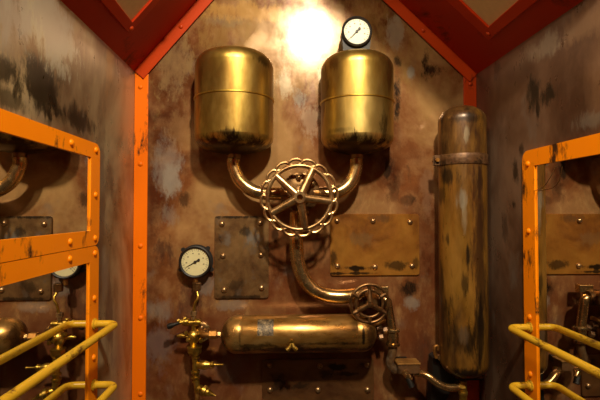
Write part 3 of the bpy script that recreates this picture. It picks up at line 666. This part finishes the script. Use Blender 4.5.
# ------------------------------------------------------------------ tall cylinder in the corner
dt = .125
tx = P(463, 250, dt).x; TRd = S(23.6, dt)
TRd = min(TRd, XR-tx-.004, dt-.003)
zt = P(463, 106, dt).z; zb = P(463, 376, dt).z; Ht = zt-zb
TC = thing('gas_cylinder', 'tall upright cylinder with a domed top standing in the right-hand corner', 'cylinder', (tx, -dt, zb))
prof = [(0, 0)] + [(TRd*math.sin(math.radians(a)), .055*(1-math.cos(math.radians(a)))) for a in (15, 30, 45, 60, 75)] + [(TRd, .056), (TRd, Ht-.062)] + \
       [(TRd*math.cos(math.radians(a)), Ht-.060+.060*math.sin(math.radians(a))) for a in (8, 20, 32, 45, 58, 70, 80)] + [(0, Ht)]
def tsp(px, py, rx, ry, col, st):
    p = P(px, py, dt+TRd*.8); return (p.x-tx, p.z-zb, S(rx, dt), S(ry, dt), col, st)
M['tall'] = patina('scuffed ochre steel', (.08, .034, .010), (.22, .10, .014), (.34, .17, .028), metallic=.45, rough=(.26, .38), scale=7, stretch=(1, 1, .3), blacks=.62, hf=.4, seed=15, bumps=.12, extra=(.30, .13, .02),
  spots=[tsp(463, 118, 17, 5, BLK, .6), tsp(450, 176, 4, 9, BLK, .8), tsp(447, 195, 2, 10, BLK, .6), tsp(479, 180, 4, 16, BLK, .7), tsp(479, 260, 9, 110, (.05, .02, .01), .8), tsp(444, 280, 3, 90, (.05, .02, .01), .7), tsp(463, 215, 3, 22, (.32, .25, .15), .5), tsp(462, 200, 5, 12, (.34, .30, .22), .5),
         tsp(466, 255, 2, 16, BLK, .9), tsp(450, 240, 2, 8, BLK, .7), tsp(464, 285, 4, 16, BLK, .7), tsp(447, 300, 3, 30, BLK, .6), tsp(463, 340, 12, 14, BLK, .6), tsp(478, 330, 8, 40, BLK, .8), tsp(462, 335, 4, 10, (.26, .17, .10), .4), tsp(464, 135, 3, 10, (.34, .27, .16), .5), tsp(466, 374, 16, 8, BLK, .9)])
obj('shell', nl(prof, (tx, -dt, zb), seg=56), M['tall'], TC)
zs1 = P(463, 153.5, dt+TRd*.7).z; zs2 = P(463, 164, dt+TRd*.7).z
ST = thing('pipe_clamp', 'dark steel strap clamped around the tall corner cylinder', 'strap', (tx, -dt, zs2))
bm = bmesh.new(); lathe(bm, [(TRd+.0005, zs2), (TRd+.003, zs2), (TRd+.004, zs2+.002), (TRd+.0025, (zs1+zs2)/2), (TRd+.004, zs1-.002), (TRd+.003, zs1), (TRd+.0005, zs1)], (tx, -dt, 0), (0, 0, 1), 56)
obj('band', bm, M['plate_dark'], ST)
ex = tx-TRd
bm = bmesh.new(); box(bm, (ex-.022, -dt-.012, zs2), (ex+.004, -dt-.006, zs1), .001); box(bm, (ex-.022, -dt+.004, zs2), (ex+.004, -dt+.010, zs1), .001)
obj('lug', bm, M['plate_dark'], ST, False)
bm = bmesh.new(); hexnut(bm, Vector((ex-.014, -dt-.018, (zs1+zs2)/2)), (0, 1, 0), .008, .010); lathe(bm, [(.004, -.02), (.004, .03)], Vector((ex-.014, -dt, (zs1+zs2)/2)), (0, 1, 0), 10)
obj('bolt', bm, M['copper'], ST, False)
# cradle
K = thing('cylinder_cradle', 'black iron cradle with a hooked arm under the tall corner cylinder', 'bracket', (tx, 0, zb-.1))
def cp(x, y, dd=.085): return P(x, y, dd)
bm = extrude_poly(bmesh.new(), [cp(433, 358), cp(438, 355), cp(457, 376), cp(484, 377), cp(484, 380), cp(456, 381), cp(446, 400), cp(446, 440), cp(430, 440), cp(432, 380)], (0, .05, 0), .001)
obj('side_plate', bm, M['black'], K, False)
bm = extrude_poly(bmesh.new(), [cp(436, 357, .11), cp(440, 355, .11), cp(458, 375, .11), cp(484, 376, .11), cp(484, 378.5, .11), cp(456, 378.5, .11)], (0, .024, 0), .001)
obj('lip', bm, M['dbronze'], K, False)
hp = [cp(436.5, 358, .11), cp(434.5, 352, .11), cp(434.5, 346.5, .11), cp(438, 345.5, .11), cp(438, 350, .11)]
obj('hook', nt_(fillet(hp, .006, 4), .0065, 10), M['copper'], K)
obj('wall_arm', newbox((cp(436, 0).x, -.055, cp(0, 398).z), (cp(444, 0).x, -.0005, cp(0, 380).z), .001), M['black'], K, False)
# ------------------------------------------------------------------ framed mirrors on the side walls
def side_frame(X, sgn, y_near, z_bot, z_top, y_far, wv, wt, wb, label, rivs, green=None, rc=.03):
    # frame lies on the wall plane x = X, sgn = direction into the room, y_far is the end nearest the back wall
    t = thing('framed_mirror', label, 'mirror', (X, (y_near+y_far)/2, z_bot), 'mirrors on the side walls')
    th = .008
    def outline(y0, z0, y1, z1, r):
        return [Vector((0, (y0+y1)/2+u, (z0+z1)/2+v)) for u, v in rrect(y1-y0, z1-z0, r)]
    bm = bmesh.new()
    outer = outline(y_near, z_bot, y_far, z_top, rc); inner = outline(y_near+wv, z_bot+wb, y_far-wv, z_top-wt, .002)
    n = len(outer); V_ = []
    for x in (X+sgn*.0005, X+sgn*th):
        V_.append([[bm.verts.new((x, p.y, p.z)) for p in ring] for ring in (outer, inner)])
    for i in range(n):
        j = (i+1) % n
        for s in (0, 1): bm.faces.new((V_[s][0][i], V_[s][0][j], V_[s][1][j], V_[s][1][i]))
        for q in (0, 1): bm.faces.new((V_[0][q][i], V_[0][q][j], V_[1][q][j], V_[1][q][i]))
    obj('frame', bm, M['orange'], t, False)
    xs = sorted((X+sgn*.0007, X+sgn*.003))
    obj('mirror_glass', newbox((xs[0], y_near+wv-.004, z_bot+wb-.004), (xs[1], y_far-wv+.004, z_top-wt+.004)), M['mirror'], t, False)
    for (y, z) in rivs: rivet(t, Vector((X+sgn*th, y, z)), (sgn, 0, 0), .0095, .007, M['orange'])
    return t
# left: two frames stacked
yfL = PX(97, 200, XL).y; wv = abs(PX(97, 200, XL).y - PX(88, 200, XL).y)
zTop = PX(95, 144, XL).z; zJ = PX(96, 245, XL).z; wt = .046
yn = -1.66
print('left frame', yfL, zTop, zJ, wv)
yc = yfL-wv*.5
midL = [(yc-.30, zTop-wt*.5), (yc-.62, zTop-wt*.5), (yc-.95, zTop-wt*.5)]
side_frame(XL, 1, yn, zJ+.001, zTop, yfL, wv, wt, wt, 'upper orange-framed mirror on the left wall',
           [(yc, zTop-wt*.45), (yc, PX(94, 195, XL).z), (yc, zJ+wt*.5), (yc-.16, zTop-wt*.5), (yc-.16, zJ+wt*.5), (yc-.5, zTop-wt*.5), (yc-.5, zJ+wt*.5)])
side_frame(XL, 1, yn, EYE-.86, zJ-.001, yfL, wv, wt, wt, 'lower orange-framed mirror on the left wall behind two yellow rails',
           [(yc, zJ-wt*.5), (yc, PX(94, 297, XL).z), (yc, PX(94, 355, XL).z), (yc-.16, zJ-wt*.5), (yc-.5, zJ-wt*.5), (yc, EYE-.84)])
yfR = PX(525, 200, XR).y; wvR = abs(PX(525, 200, XR).y - PX(537, 200, XR).y); zTR = PX(528, 151, XR).z
print('right frame', yfR, zTR, wvR)
ycR = yfR-wvR*.5
side_frame(XR, -1, yn, EYE-.86, zTR, yfR, wvR, .052, .046, 'tall orange-framed mirror on the right wall behind two yellow rails',
           [(ycR, PX(530, 164, XR).z), (ycR, PX(530, 231, XR).z), (ycR, PX(530, 316, XR).z), (ycR, PX(530, 372, XR).z), (ycR-.45, zTR-.024)])
g = PX(526.5, 278, XR)
o = obj('green_screw', nl(dome(.006, .006), (XR-.0005, yfR+.004, g.z), (-1, 0, 0), 12), M['green']); tag(o, 'tiny green screw at the edge of the right mirror frame', 'screw')
# thin loose wire hanging over the right mirror
w0 = PX(556, 166, XR-.012); w1_ = PX(549, 180, XR-.02); w2_ = PX(543, 188, XR-.02); w3_ = PX(534, 191, XR-.009)
o = obj('loose_wire', nt_(fillet([w0, w1_, w2_, w3_], .03), .0011, 6), M['dbronze']); tag(o, 'thin brown loose wire crossing the corner of the right mirror', 'wire')
# ------------------------------------------------------------------ hand rails
def rail(X, sgn, ybr, z, prot, label, ext=1.18):
    r = .0108
    pts = [Vector((X+sgn*.008, ybr, z)), Vector((X+sgn*prot, ybr, z)), Vector((X+sgn*prot, ybr-ext, z)), Vector((X+sgn*.008, ybr-ext, z))]
    t = thing('hand_rail', label, 'hand rail', pts[0], 'yellow hand rails')
    obj('tube', nt_(fillet(pts, .026, 8), r, 16), M['yellow'], t)
    for p in (pts[0], pts[3]):
        obj('mount', nl([(.017, 0), (.017, .004), (.0125, .006), (.0125, .012)], p+Vector((sgn*.0, 0, 0)), (sgn, 0, 0), 16), M['yellow'], t)
    return t
zr1 = PX(91, 324, XL).z; zr2 = PX(91, 384.5, XL).z
rail(XL, 1, yc, zr1, .076, 'upper yellow tubular rail along the left wall')
rail(XL, 1, yc, zr2, .076, 'lower yellow tubular rail along the left wall')
zr3 = PX(532, 327, XR).z; zr4 = PX(532, 384.5, XR).z
rail(XR, -1, ycR, zr3, .078, 'upper yellow tubular rail along the right wall')
rail(XR, -1, ycR, zr4, .078, 'lower yellow tubular rail along the right wall')
# ------------------------------------------------------------------ ceiling lamp and an added fill spotlight
def lamp(x, y, power, size, label, aim, angle, col):
    t = thing('ceiling_lamp', label, 'ceiling lamp', (x, y, TOP), 'spotlights in the flat ceiling')
    tgt = Vector(aim); src = Vector((x, y, TOP-.05)); d = (tgt-src).normalized()
    obj('ring', nl([(.045, 0), (.045, .006), (.02, .008), (.0, .008)], (x, y, TOP-.0002), (0, 0, -1), 32), M['steel'], t)
    obj('shade', nl([(.018, -.035), (size*.5+.004, -.03), (size*.5+.006, .004), (size*.5+.003, .004), (size*.5, -.004), (0, -.004)], src, d, 32), M['steel'], t)
    obj('lamp_face', nl([(size*.5-.001, -.003), (size*.5-.001, -.001), (0, -.001)], src, d, 32), M['lamp'], t)
    l = bpy.data.lights.new('spotlight', 'SPOT'); l.shadow_soft_size = size*.5; l.energy = power; l.color = col
    l.spot_size = math.radians(angle); l.spot_blend = 1.0
    lo = bpy.data.objects.new('spotlight', l); C.objects.link(lo); lo.location = src+d*(size*.5+.012)
    lo.rotation_euler = d.to_track_quat('-Z', 'Y').to_euler()
    return lo
lamp(.27, -1.93, 245, .13, 'ceiling spotlight right of centre', (-.08, 0, EYE+.36), 112, (1, .86, .63))
lamp(-.34, -1.75, 62, .16, 'added fill spotlight on the left, aimed at the right wall', (.45, -.2, EYE+.2), 100, (1, .86, .60))  # fill light added to brighten the right wall and mirror frames
w = bpy.data.worlds.new('world'); bpy.context.scene.world = w; w.use_nodes = True
w.node_tree.nodes['Background'].inputs[0].default_value = (.8, .6, .45, 1); w.node_tree.nodes['Background'].inputs[1].default_value = .03
vs = bpy.context.scene.view_settings
vs.view_transform = 'Standard'; vs.look = 'None'; vs.gamma = 1; vs.exposure = 0; vs.use_curve_mapping = False
for o in bpy.data.objects:
    if '_w' in o: del o['_w']
